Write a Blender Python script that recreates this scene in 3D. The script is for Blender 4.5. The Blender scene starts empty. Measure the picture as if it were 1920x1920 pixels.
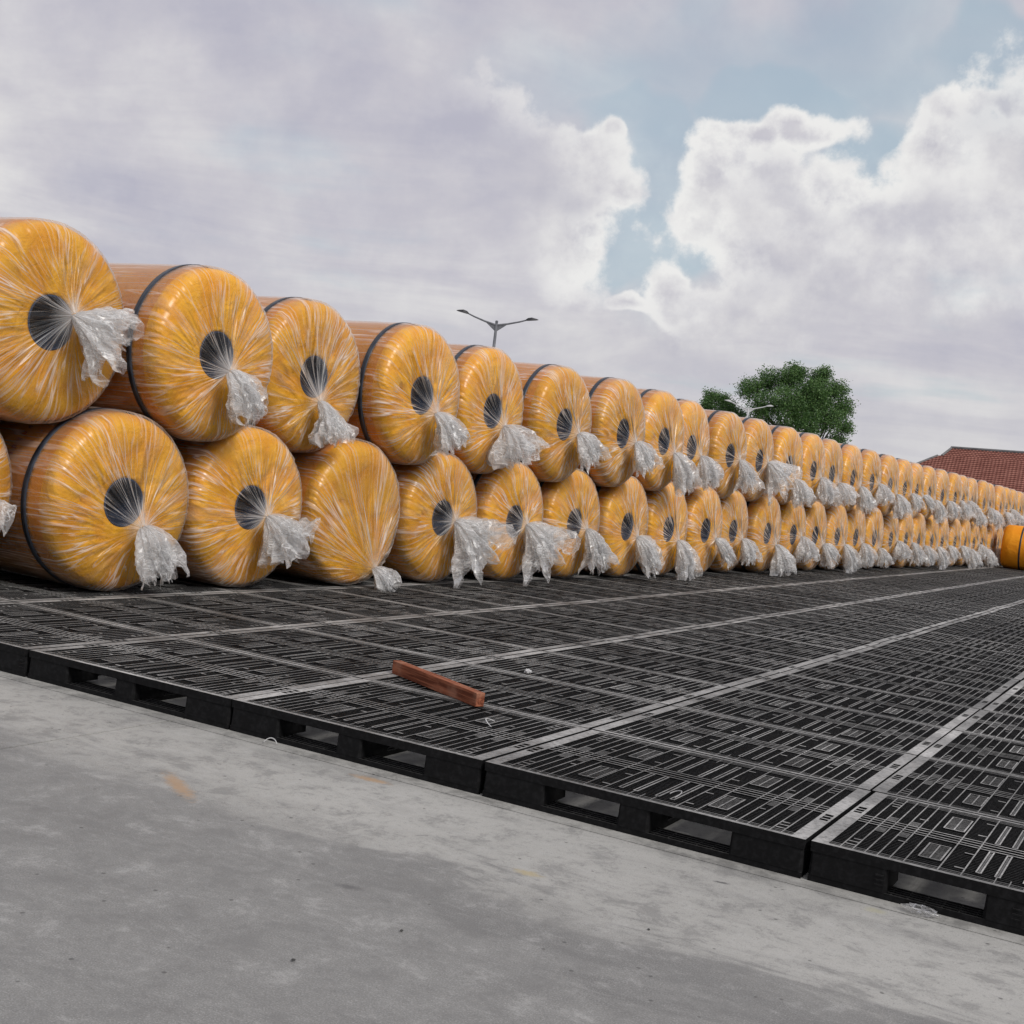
import bpy, math, random
from mathutils import Vector, Matrix, noise as mnoise

# ------------------------------------------------------------------ camera, sky, sun, exposure
scene = bpy.context.scene
col = scene.collection
R = math.radians
CAM = Vector((5.364, -4.752, 1.398))
RT = Vector((0.87312839, 0.47335997, 0.11652101))
UP = Vector((-0.11834167, -0.02605817, 0.99263096))
FW = Vector((-0.47290809, 0.88048357, -0.03326608))
FPX = 2391.3
cam = bpy.data.cameras.new('camera')
cam.lens = FPX / 1920 * 36.0
cam.sensor_width = 36.0
cam.clip_start = 0.05
cam.clip_end = 3000
co = bpy.data.objects.new('camera', cam)
col.objects.link(co)
m = Matrix((RT, UP, -FW)).transposed().to_4x4()
m.translation = CAM
co.matrix_world = m
scene.camera = co

def pix_dir(x, y):
    return FW + RT * ((x - 960) / FPX) + UP * ((960 - y) / FPX)
def pix_azel(x, y):
    d = pix_dir(x, y)
    return math.atan2(d.x, d.y), math.atan2(d.z, math.hypot(d.x, d.y))

SUN_AZ, SUN_EL = R(110), R(38)
sun = bpy.data.lights.new('sun', 'SUN')
sun.energy = 2.15
sun.angle = R(14)
sun.color = (1.0, 0.965, 0.91)
so = bpy.data.objects.new('sun', sun)
col.objects.link(so)
sd = Vector((math.sin(SUN_AZ) * math.cos(SUN_EL), math.cos(SUN_AZ) * math.cos(SUN_EL), math.sin(SUN_EL)))
so.rotation_euler = sd.to_track_quat('Z', 'Y').to_euler()
so.location = (0, 0, 30)
scene.view_settings.view_transform = 'Standard'
scene.view_settings.look = 'None'
scene.view_settings.exposure = 0.0
scene.view_settings.gamma = 1.0
scene.view_settings.use_curve_mapping = False
try:
    cy = scene.cycles
    cy.transparent_max_bounces = 14
    cy.max_bounces = 6; cy.diffuse_bounces = 3; cy.glossy_bounces = 2; cy.transmission_bounces = 3
    cy.caustics_reflective = False; cy.caustics_refractive = False
except Exception:
    pass

class NT:
    """small helper for node trees"""
    def __init__(s, tree):
        s.t = tree
        tree.nodes.clear()
    def n(s, typ, **kw):
        nd = s.t.nodes.new(typ)
        for k, v in kw.items():
            if k.startswith('i_'):
                nd.inputs[k[2:].replace('_', ' ')].default_value = v
            else:
                setattr(nd, k, v)
        return nd
    def l(s, a, b):
        s.t.links.new(a, b)
    def put(s, sock, v):
        if hasattr(v, 'is_output') or hasattr(v, 'links'):
            s.t.links.new(v, sock)
        else:
            sock.default_value = v
    def math(s, op, a, b=None, c=None, clamp=False):
        nd = s.t.nodes.new('ShaderNodeMath')
        nd.operation = op
        nd.use_clamp = clamp
        s.put(nd.inputs[0], a)
        if b is not None: s.put(nd.inputs[1], b)
        if c is not None: s.put(nd.inputs[2], c)
        return nd.outputs[0]
    def vmath(s, op, a, b=None, scale=None):
        nd = s.t.nodes.new('ShaderNodeVectorMath')
        nd.operation = op
        s.put(nd.inputs[0], a)
        if b is not None: s.put(nd.inputs[1], b)
        if scale is not None: s.put(nd.inputs['Scale'], scale)
        return nd.outputs['Value'] if op in ('LENGTH', 'DISTANCE', 'DOT_PRODUCT') else nd.outputs[0]
    def ss(s, v, lo, hi, a=0.0, b=1.0):
        nd = s.t.nodes.new('ShaderNodeMapRange')
        nd.interpolation_type = 'SMOOTHSTEP'
        s.put(nd.inputs[0], v)
        nd.inputs[1].default_value = lo; nd.inputs[2].default_value = hi
        nd.inputs[3].default_value = a; nd.inputs[4].default_value = b
        return nd.outputs[0]
    def mix(s, f, a, b):
        nd = s.t.nodes.new('ShaderNodeMix')
        nd.data_type = 'RGBA'
        s.put(nd.inputs[0], f); s.put(nd.inputs[6], a); s.put(nd.inputs[7], b)
        return nd.outputs[2]
    def noise(s, vec, scale, detail=4.0, rough=0.55, dist=0.0):
        nd = s.t.nodes.new('ShaderNodeTexNoise')
        s.l(vec, nd.inputs['Vector'])
        nd.inputs['Scale'].default_value = scale
        nd.inputs['Detail'].default_value = detail
        nd.inputs['Roughness'].default_value = rough
        nd.inputs['Distortion'].default_value = dist
        return nd
    def comb(s, x, y, z=0.0):
        nd = s.t.nodes.new('ShaderNodeCombineXYZ')
        s.put(nd.inputs[0], x); s.put(nd.inputs[1], y); s.put(nd.inputs[2], z)
        return nd.outputs[0]

def C4(r, g, b): return (r, g, b, 1.0)

def build_world():
    w = bpy.data.worlds.new('World')
    scene.world = w
    w.use_nodes = True
    w.cycles.sampling_method = 'NONE'
    T = NT(w.node_tree)
    tc = T.n('ShaderNodeTexCoord')
    d = tc.outputs['Generated']
    sp = T.n('ShaderNodeSeparateXYZ'); T.l(d, sp.inputs[0])
    az = T.math('ARCTAN2', sp.outputs[0], sp.outputs[1])
    el = T.math('ARCSINE', sp.outputs[2])
    p = T.comb(az, el)
    # cloud-deck coordinates: clouds flatten towards the horizon
    zc = T.math('MAXIMUM', sp.outputs[2], 0.0)
    den = T.math('ADD', zc, 0.10)
    cp = T.comb(T.math('DIVIDE', sp.outputs[0], den), T.math('DIVIDE', sp.outputs[1], den))
    # warped az/el coordinates for cloud edges
    n1 = T.noise(d, 8.0, 3.0, 0.55)
    n1c = T.vmath('SUBTRACT', n1.outputs['Color'], (0.5, 0.5, 0.5))
    pw = T.vmath('MULTIPLY', T.vmath('ADD', p, T.vmath('SCALE', n1c, scale=0.10)), (1, 1, 0))
    psoft = T.vmath('MULTIPLY', T.vmath('ADD', p, T.vmath('SCALE', n1c, scale=0.16)), (1, 1, 0))
    n2 = T.noise(d, 24.0, 6.0, 0.60)
    def vor(sc):
        v = T.n('ShaderNodeTexVoronoi', feature='F1', voronoi_dimensions='2D')
        v.inputs['Scale'].default_value = sc
        T.l(T.vmath('ADD', p, T.vmath('SCALE', n1c, scale=0.05)), v.inputs['Vector'])
        return v.outputs['Distance']
    v1 = vor(30.0)
    n4 = T.noise(d, 75.0, 4.0, 0.65)

    def blobs(lst, pv):
        acc = None
        for (x, y, rx, ry) in lst:
            a, e = pix_azel(x, y)
            dd = T.vmath('MULTIPLY', T.vmath('SUBTRACT', pv, (a, e, 0)), (FPX / rx, FPX / ry, 0))
            ln = T.vmath('LENGTH', dd)
            if acc is None: acc = ln
            else:
                nd = T.n('ShaderNodeMath', operation='SMOOTH_MIN')
                T.l(acc, nd.inputs[0]); T.l(ln, nd.inputs[1]); nd.inputs[2].default_value = 0.18
                acc = nd.outputs[0]
        return acc
    # open patches of sky between the clouds
    gd1 = blobs([(1245, 330, 85, 180), (1200, 455, 120, 55), (1300, 440, 70, 45), (1680, 285, 90, 60), (1250, 220, 150, 80), (1880, 90, 110, 50), (1500, 180, 200, 60)], psoft)
    gd2 = blobs([(1330, 160, 400, 130), (1650, 120, 340, 130)], psoft)
    g1 = T.ss(gd1, 1.45, 0.55)
    g2 = T.ss(gd2, 1.35, 0.3)
    thin = T.noise(cp, 0.9, 4.0, 0.6)
    tf = T.ss(thin.outputs['Fac'], 0.72, 0.30, 0.35, 0.95)
    gap = T.math('MAXIMUM', T.math('MULTIPLY', g1, T.math('MULTIPLY_ADD', tf, 0.45, 0.42)), T.math('MULTIPLY', T.math('MULTIPLY', g2, tf), 0.75))
    # and elsewhere the deck opens here and there too
    gap_all = T.math('MULTIPLY', T.ss(thin.outputs['Fac'], 0.47, 0.27), 0.55)
    gap = T.math('MAXIMUM', gap, gap_all)
    # nishita sky behind
    sky = T.n('ShaderNodeTexSky')
    sky.sky_type = 'NISHITA'
    sky.sun_disc = False
    sky.sun_elevation = SUN_EL
    sky.sun_rotation = SUN_AZ
    sky.air_density = 1.2
    sky.dust_density = 1.5
    sc = T.n('ShaderNodeMix', data_type='RGBA', blend_type='MULTIPLY')
    sc.inputs[0].default_value = 1.0
    T.l(sky.outputs[0], sc.inputs[6]); sc.inputs[7].default_value = (0.105, 0.105, 0.105, 1)
    skyc = T.mix(0.7, sc.outputs[2], C4(0.43, 0.55, 0.63))
    # overcast deck
    b1 = T.noise(cp, 0.8, 6.0, 0.6, 0.5)
    b2 = T.noise(d, 7.5, 6.0, 0.6)
    bb = T.math('ADD', T.math('MULTIPLY', b1.outputs['Fac'], 0.55), T.math('MULTIPLY', b2.outputs['Fac'], 0.45))
    deck = T.n('ShaderNodeValToRGB')
    T.l(bb, deck.inputs[0])
    e = deck.color_ramp.elements
    e[0].position = 0.40; e[0].color = C4(0.475, 0.472, 0.555)
    e[1].position = 0.61; e[1].color = C4(0.715, 0.705, 0.715)
    k = e.new(0.50); k.color = C4(0.575, 0.563, 0.615)
    # paler band low over the horizon
    low = T.ss(el, 0.17, 0.0)
    deckc = T.mix(T.math('MULTIPLY', low, 0.5), deck.outputs[0], C4(0.635, 0.630, 0.630))
    # broad bright banks that the heads grow out of
    bank = T.ss(blobs([(1090, 370, 150, 110), (1480, 400, 280, 150), (1830, 330, 200, 190), (1330, 570, 160, 70), (1800, 540, 200, 60)], psoft), 1.5, 0.45)
    deckc = T.mix(T.math('MULTIPLY', bank, 0.38), deckc, C4(0.72, 0.712, 0.715))
    m1 = T.noise(d, 13.0, 6.0, 0.58)
    m2 = T.noise(T.vmath('ADD', d, (0.012, -0.004, 0.030)), 13.0, 6.0, 0.58)
    rel = T.math('MULTIPLY', T.math('SUBTRACT', m1.outputs['Fac'], m2.outputs['Fac']), 4.2)
    rel = T.math('MULTIPLY', rel, T.math('MULTIPLY_ADD', bank, 0.85, 0.15))
    deckc = T.mix(T.math('MULTIPLY', T.math('MAXIMUM', rel, 0.0), 0.9, clamp=True), deckc, C4(0.84, 0.835, 0.825))
    deckc = T.mix(T.math('MULTIPLY', T.math('MAXIMUM', T.math('MULTIPLY', rel, -1.0), 0.0), 0.8, clamp=True), deckc, C4(0.46, 0.455, 0.53))
    c1 = T.mix(gap, deckc, skyc)
    # cumulus banks: crisp cauliflower edge against the blue, melting into the deck inwards
    cu = blobs([(1105, 330, 85, 85), (1155, 370, 60, 50), (1150, 265, 26, 24), (1000, 420, 190, 110), (980, 300, 130, 110), (880, 240, 150, 120),
                (1350, 340, 70, 60), (1320, 400, 55, 55), (1450, 300, 120, 70), (1440, 240, 80, 30), (1540, 232, 95, 34), (1560, 340, 120, 70), (1480, 440, 190, 110),
                (1790, 190, 50, 50), (1855, 175, 45, 26), (1770, 270, 55, 75), (1900, 300, 130, 160), (1690, 420, 190, 90),
                (1285, 535, 55, 50), (1360, 560, 85, 60), (1195, 545, 60, 18), (1560, 540, 260, 90)], pw)
    cu = T.math('ADD', cu, T.math('ADD', T.math('MULTIPLY', T.math('SUBTRACT', v1, 0.42), 0.40), T.math('MULTIPLY', T.math('SUBTRACT', n2.outputs['Fac'], 0.5), 1.25)))
    cu = T.math('ADD', cu, T.math('MULTIPLY', T.math('SUBTRACT', n4.outputs['Fac'], 0.5), 0.55))
    cm = T.math('MULTIPLY', T.ss(cu, 1.16, 0.78), T.ss(n1.outputs['Fac'], 0.30, 0.55, 0.75, 1.0))
    n3 = T.noise(T.vmath('ADD', d, (0.008, -0.003, 0.016)), 24.0, 6.0, 0.60)
    puff = T.math('MULTIPLY', T.math('SUBTRACT', n2.outputs['Fac'], n3.outputs['Fac']), 2.4)
    gdil = T.math('MAXIMUM', T.ss(gd1, 2.4, 0.8), T.math('MULTIPLY', T.ss(gd2, 1.35, 0.6), 0.75))
    wht = T.math('MULTIPLY', T.math('ADD', T.ss(cu, -0.15, 0.85), puff, clamp=True), gdil)
    cc = T.mix(wht, deckc, C4(0.84, 0.835, 0.825))
    c2 = T.mix(cm, c1, cc)
    bg = T.n('ShaderNodeBackground')
    T.l(c2, bg.inputs[0])
    bg.inputs[1].default_value = 1.0
    out = T.n('ShaderNodeOutputWorld')
    T.l(bg.outputs[0], out.inputs[0])
build_world()

# ------------------------------------------------------------------ helpers
class MB:
    def __init__(s): s.v = []; s.f = []
    def box(s, x0, x1, y0, y1, z0, z1):
        b = len(s.v)
        s.v += [(x0, y0, z0), (x1, y0, z0), (x1, y1, z0), (x0, y1, z0), (x0, y0, z1), (x1, y0, z1), (x1, y1, z1), (x0, y1, z1)]
        s.f += [(b, b+3, b+2, b+1), (b+4, b+5, b+6, b+7), (b, b+1, b+5, b+4), (b+1, b+2, b+6, b+5), (b+2, b+3, b+7, b+6), (b+3, b, b+4, b+7)]
        return s
    def grid(s, rows, closed=True, cap0=False, cap1=False):
        b = len(s.v); n = len(rows[0])
        for r in rows: s.v += [tuple(p) for p in r]
        for i in range(len(rows) - 1):
            for j in range(n if closed else n - 1):
                k = (j + 1) % n
                s.f.append((b+i*n+j, b+i*n+k, b+(i+1)*n+k, b+(i+1)*n+j))
        if cap0: s.f.append(tuple(b + j for j in reversed(range(n))))
        if cap1: s.f.append(tuple(b + (len(rows)-1)*n + j for j in range(n)))
        return s
    def tube(s, pts, rads, n=8, cap=True):
        rows = []
        pts = [Vector(p) for p in pts]
        for i, p in enumerate(pts):
            t = (pts[min(i+1, len(pts)-1)] - pts[max(i-1, 0)]).normalized()
            a = t.orthogonal().normalized() if abs(t.z) > 0.9 else t.cross(Vector((0, 0, 1))).normalized()
            c = t.cross(a)
            rows.append([p + (a*math.cos(2*math.pi*j/n) + c*math.sin(2*math.pi*j/n)) * rads[i] for j in range(n)])
        return s.grid(rows, True, cap, cap)
    def add(s, o, off=(0, 0, 0)):
        b = len(s.v)
        s.v += [(x+off[0], y+off[1], z+off[2]) for x, y, z in o.v]
        s.f += [tuple(i+b for i in f) for f in o.f]
        return s
    def mesh(s, name, mat, smooth=False):
        me = bpy.data.meshes.new(name)
        me.from_pydata(s.v, [], s.f)
        me.update()
        if mat is not None: me.materials.append(mat)
        if smooth: me.polygons.foreach_set('use_smooth', [True]*len(me.polygons))
        return me

def obj(name, me, parent=None, loc=(0, 0, 0), rot=None):
    o = bpy.data.objects.new(name, me)
    col.objects.link(o)
    o.location = loc
    if rot: o.rotation_euler = rot
    if parent: o.parent = parent
    return o
def tag(o, label=None, cat=None, group=None, kind=None):
    if label: o['label'] = label
    if cat: o['category'] = cat
    if group: o['group'] = group
    if kind: o['kind'] = kind
    return o

# ------------------------------------------------------------------ materials
def newmat(name):
    mt = bpy.data.materials.new(name)
    mt.use_nodes = True
    T = NT(mt.node_tree)
    out = T.n('ShaderNodeOutputMaterial')
    return mt, T, out
def principled(T, out, color, rough=0.5, spec=0.5, bump=None, bstr=0.2, bdist=0.01):
    p = T.n('ShaderNodeBsdfPrincipled')
    T.put(p.inputs['Base Color'], color)
    T.put(p.inputs['Roughness'], rough)
    p.inputs['Specular IOR Level'].default_value = spec
    if bump is not None:
        b = T.n('ShaderNodeBump')
        b.inputs['Strength'].default_value = bstr
        b.inputs['Distance'].default_value = bdist
        T.l(bump, b.inputs['Height'])
        T.l(b.outputs[0], p.inputs['Normal'])
    T.l(p.outputs[0], out.inputs[0])
    return p

def mat_simple(name, c1, c2, scale=6.0, rough=0.6, spec=0.4, bstr=0.15):
    mt, T, out = newmat(name)
    tc = T.n('ShaderNodeTexCoord')
    n = T.noise(tc.outputs['Object'], scale, 5.0, 0.6)
    principled(T, out, T.mix(T.ss(n.outputs['Fac'], 0.3, 0.7), C4(*c1), C4(*c2)), rough, spec, n.outputs['Fac'], bstr)
    return mt

def mat_concrete():
    mt, T, out = newmat('concrete')
    g = T.n('ShaderNodeNewGeometry')
    P = g.outputs['Position']
    big = T.noise(P, 0.55, 5.0, 0.55, 0.6)
    st = T.n('ShaderNodeMapping'); T.l(P, st.inputs['Vector'])
    st.inputs['Scale'].default_value = (0.8, 2.6, 1.0)
    st.inputs['Rotation'].default_value = (0, 0, R(6))
    mid = T.noise(st.outputs[0], 1.7, 7.0, 0.62, 0.5)
    sw = T.n('ShaderNodeMapping'); T.l(P, sw.inputs['Vector'])
    sw.inputs['Scale'].default_value = (3.0, 6.5, 1.0)
    sw.inputs['Rotation'].default_value = (0, 0, R(-14))
    brush = T.noise(sw.outputs[0], 5.0, 9.0, 0.72)
    mot = T.noise(P, 5.5, 10.0, 0.78, 0.3)
    fine = T.noise(P, 38.0, 5.0, 0.7)
    grain = T.noise(P, 190.0, 4.0, 0.7)
    spk = T.n('ShaderNodeTexVoronoi', feature='F1'); T.l(P, spk.inputs['Vector']); spk.inputs['Scale'].default_value = 42.0
    sp = T.n('ShaderNodeSeparateXYZ'); T.l(P, sp.inputs[0])
    # worn, grimy lane away from the pallets (tyre traffic), streaked along the pallet edge
    vy = T.math('ADD', sp.outputs[1], T.math('MULTIPLY', T.math('SUBTRACT', mid.outputs['Fac'], 0.5), 1.5))
    vy = T.math('ADD', vy, T.math('MULTIPLY', T.math('SUBTRACT', sp.outputs[0], 3.5), 0.06))
    lane = T.ss(vy, -0.75, -1.25)
    track = T.math('MULTIPLY', T.ss(vy, -0.90, -1.06), T.ss(vy, -1.42, -1.25))
    track = T.math('MULTIPLY', track, T.ss(sp.outputs[0], 2.6, 3.3))
    c = T.mix(T.ss(big.outputs['Fac'], 0.3, 0.7), C4(0.355, 0.350, 0.328), C4(0.415, 0.409, 0.384))
    c = T.mix(T.math('MULTIPLY', lane, 0.85), c, C4(0.20, 0.199, 0.193))
    c = T.mix(T.math('MULTIPLY', track, 0.5), c, C4(0.15, 0.149, 0.145))
    c = T.mix(T.math('MULTIPLY', T.ss(mid.outputs['Fac'], 0.50, 0.72), 0.5), c, C4(0.165, 0.163, 0.158))
    c = T.mix(T.math('MULTIPLY', T.ss(brush.outputs['Fac'], 0.50, 0.75), 0.35), c, C4(0.46, 0.455, 0.44))
    c = T.mix(T.math('MULTIPLY', T.ss(brush.outputs['Fac'], 0.46, 0.28), 0.38), c, C4(0.165, 0.163, 0.158))
    c = T.mix(T.math('MULTIPLY', T.ss(fine.outputs['Fac'], 0.55, 0.68), 0.50), c, C4(0.17, 0.168, 0.165))
    c = T.mix(T.math('MULTIPLY', T.ss(grain.outputs['Fac'], 0.48, 0.66), 0.35), c, C4(0.52, 0.515, 0.505))
    c = T.mix(T.math('MULTIPLY', T.ss(mot.outputs['Fac'], 0.49, 0.62), 0.55), c, C4(0.185, 0.183, 0.178))
    c = T.mix(T.math('MULTIPLY', T.ss(mot.outputs['Fac'], 0.48, 0.32), 0.45), c, C4(0.47, 0.465, 0.45))
    c = T.mix(T.math('MULTIPLY', T.ss(grain.outputs['Fac'], 0.47, 0.33), 0.40), c, C4(0.13, 0.129, 0.126))
    c = T.mix(T.math('MULTIPLY', T.ss(spk.outputs['Distance'], 0.10, 0.04), 0.55), c, C4(0.09, 0.088, 0.085))
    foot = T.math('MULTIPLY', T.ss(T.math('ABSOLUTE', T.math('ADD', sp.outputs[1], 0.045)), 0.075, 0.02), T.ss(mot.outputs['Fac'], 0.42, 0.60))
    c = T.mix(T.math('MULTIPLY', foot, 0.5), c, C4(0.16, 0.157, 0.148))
    pit = T.n('ShaderNodeTexVoronoi', feature='F1'); T.l(P, pit.inputs['Vector']); pit.inputs['Scale'].default_value = 9.0
    c = T.mix(T.math('MULTIPLY', T.ss(pit.outputs['Distance'], 0.085, 0.04), 0.7), c, C4(0.08, 0.079, 0.076))
    # rust and sand stains
    def stain(c, x, y, rx, ry, ang, colr, amt):
        mp = T.n('ShaderNodeMapping', vector_type='TEXTURE'); T.l(P, mp.inputs['Vector'])
        mp.inputs['Location'].default_value = (x, y, 0)
        mp.inputs['Rotation'].default_value = (0, 0, ang)
        mp.inputs['Scale'].default_value = (rx, ry, 50.0)
        dn = T.vmath('LENGTH', T.vmath('ADD', mp.outputs[0], T.vmath('SCALE', T.vmath('SUBTRACT', fine.outputs['Color'], (0.5, 0.5, 0.5)), scale=1.6)))
        return T.mix(T.math('MULTIPLY', T.ss(dn, 1.1, 0.25), amt), c, C4(*colr))
    c = stain(c, 1.95, -0.90, 0.24, 0.05, R(-33), (0.42, 0.27, 0.15), 0.72)
    c = stain(c, 2.37, -0.17, 0.12, 0.04, R(2), (0.42, 0.27, 0.15), 0.75)
    c = stain(c, 3.45, -0.76, 0.07, 0.035, 0.0, (0.42, 0.34, 0.18), 0.65)
    c = stain(c, 4.52, -0.14, 0.05, 0.04, 0.0, (0.40, 0.38, 0.24), 0.5)
    c = stain(c, 4.0, -0.29, 0.035, 0.015, 0.2, (0.10, 0.10, 0.10), 0.9)
    c = stain(c, 3.1, -1.35, 0.06, 0.03, 0.2, (0.12, 0.12, 0.12), 0.7)
    hgt = T.math('ADD', T.math('MULTIPLY', fine.outputs['Fac'], 0.6), T.math('MULTIPLY', grain.outputs['Fac'], 0.5))
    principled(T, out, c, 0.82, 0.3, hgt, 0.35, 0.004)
    return mt

def mat_pallet():
    mt, T, out = newmat('black_pallet_plastic')
    g = T.n('ShaderNodeNewGeometry')
    sp = T.n('ShaderNodeSeparateXYZ'); T.l(g.outputs['Normal'], sp.inputs[0])
    n = T.noise(g.outputs['Position'], 2.2, 6.0, 0.65)
    n2 = T.noise(g.outputs['Position'], 45.0, 4.0, 0.6)
    oi = T.n('ShaderNodeObjectInfo')
    pz = T.n('ShaderNodeSeparateXYZ'); T.l(g.outputs['Position'], pz.inputs[0])
    top = T.math('MULTIPLY', T.ss(sp.outputs[2], 0.6, 0.95), T.ss(pz.outputs[2], 0.1445, 0.1480, 0.11, 1.0))
    # settled dust lies on upward faces, scuffed off in places
    dust = T.math('MULTIPLY', T.ss(n.outputs['Fac'], 0.28, 0.70, 0.40, 1.0), T.ss(n2.outputs['Fac'], 0.25, 0.6, 0.5, 1.0))
    dust = T.math('MULTIPLY', dust, T.math('ADD', 0.55, T.math('MULTIPLY', oi.outputs['Random'], 0.45)))
    blk = T.mix(T.ss(n2.outputs['Fac'], 0.4, 0.75), C4(0.006, 0.006, 0.0064), C4(0.014, 0.014, 0.015))
    c = T.mix(T.math('MULTIPLY', top, dust), blk, C4(0.56, 0.555, 0.54))
    principled(T, out, c, T.ss(n.outputs['Fac'], 0.3, 0.7, 0.5, 0.7), 0.12, n2.outputs['Fac'], 0.12, 0.002)
    return mt

def mat_foam(name, c1, c2, scale):
    mt, T, out = newmat(name)
    tc = T.n('ShaderNodeTexCoord')
    oi = T.n('ShaderNodeObjectInfo')
    n = T.noise(tc.outputs['Object'], scale, 5.0, 0.6, 0.5)
    n2 = T.noise(tc.outputs['Object'], 16.0, 4.0, 0.6, 1.0)
    c = T.mix(T.ss(n.outputs['Fac'], 0.3, 0.7), C4(*c1), C4(*c2))
    hv = T.n('ShaderNodeHueSaturation')
    T.l(c, hv.inputs['Color'])
    T.l(T.math('ADD', 0.90, T.math('MULTIPLY', oi.outputs['Random'], 0.16)), hv.inputs['Value'])
    h = T.math('ADD', T.math('MULTIPLY', n.outputs['Fac'], 1.0), T.math('MULTIPLY', n2.outputs['Fac'], 0.35))
    principled(T, out, hv.outputs[0], 0.6, 0.15, h, 0.75, 0.05)
    return mt

def mat_film(name, tail=False):
    """thin clear polythene: creases scatter white, flat areas let the roll show through"""
    mt, T, out = newmat(name)
    at = T.n('ShaderNodeAttribute', attribute_name='fc')
    ao = T.n('ShaderNodeAttribute', attribute_name='fo')
    V = at.outputs['Vector']
    oi = T.n('ShaderNodeObjectInfo')
    lw = T.n('ShaderNodeLayerWeight'); lw.inputs['Blend'].default_value = 0.35
    off = T.comb(T.math('MULTIPLY', oi.outputs['Random'], 40.0), 0.0, T.math('MULTIPLY', oi.outputs['Random'], 17.0))
    V = T.vmath('ADD', V, off)
    VL = T.vmath('MULTIPLY', V, (1, 1, 0.65))
    a = T.noise(VL, 0.6, 2.0, 0.6)
    b = T.noise(VL, 0.33, 2.0, 0.55)
    cn = T.noise(VL, 1.9, 0.0, 0.5)
    # sharp crease lines: ridged noise
    r1 = T.math('SUBTRACT', 1.0, T.math('MULTIPLY', T.math('ABSOLUTE', T.math('SUBTRACT', a.outputs['Fac'], 0.5)), 26.0), clamp=True)
    r2 = T.math('SUBTRACT', 1.0, T.math('MULTIPLY', T.math('ABSOLUTE', T.math('SUBTRACT', cn.outputs['Fac'], 0.5)), 17.0), clamp=True)
    r3 = T.math('SUBTRACT', 1.0, T.math('MULTIPLY', T.math('ABSOLUTE', T.math('SUBTRACT', b.outputs['Fac'], 0.47)), 48.0), clamp=True)
    pn = T.noise(T.vmath('MULTIPLY', V, (1, 1, 2.2)), 0.16, 2.0, 0.6)
    patch = T.ss(pn.outputs['Fac'], 0.42, 0.60, 0.10, 1.0)
    cre = T.math('ADD', T.math('MULTIPLY', r1, 0.66), T.math('MULTIPLY', r2, 0.27))
    cre = T.math('ADD', T.math('MULTIPLY', cre, patch), T.math('MULTIPLY', r3, 0.35))
    haze = T.math('MULTIPLY', T.ss(b.outputs['Fac'], 0.52, 0.68), 0.12)
    op = T.math('ADD', T.math('ADD', cre, haze), ao.outputs['Fac'])
    gz = T.math('POWER', lw.outputs['Facing'], 1.8)
    op = T.math('ADD', op, T.math('MULTIPLY', gz, 0.46))
    op = T.math('MINIMUM', T.math('MAXIMUM', op, 0.03), 0.93)
    p = T.n('ShaderNodeBsdfPrincipled')
    p.inputs['Base Color'].default_value = C4(0.95, 0.95, 0.95)
    p.inputs['Roughness'].default_value = 0.2
    p.inputs['Specular IOR Level'].default_value = 0.6
    tl = T.n('ShaderNodeBsdfTranslucent'); tl.inputs['Color'].default_value = C4(0.93, 0.93, 0.93)
    ms = T.n('ShaderNodeMixShader'); ms.inputs[0].default_value = 0.48
    T.l(p.outputs[0], ms.inputs[1]); T.l(tl.outputs[0], ms.inputs[2])
    tr = T.n('ShaderNodeBsdfTransparent'); tr.inputs['Color'].default_value = C4(0.985, 0.985, 0.985)
    gl = T.n('ShaderNodeBsdfGlossy'); gl.inputs['Roughness'].default_value = 0.29
    fr = T.n('ShaderNodeFresnel'); fr.inputs['IOR'].default_value = 1.5
    clear = T.n('ShaderNodeMixShader')
    T.l(T.math('MULTIPLY', fr.outputs[0], 0.62), clear.inputs[0]); T.l(tr.outputs[0], clear.inputs[1]); T.l(gl.outputs[0], clear.inputs[2])
    mx = T.n('ShaderNodeMixShader')
    T.l(op, mx.inputs[0]); T.l(clear.outputs[0], mx.inputs[1]); T.l(ms.outputs[0], mx.inputs[2])
    T.l(mx.outputs[0], out.inputs[0])
    return mt

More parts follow.
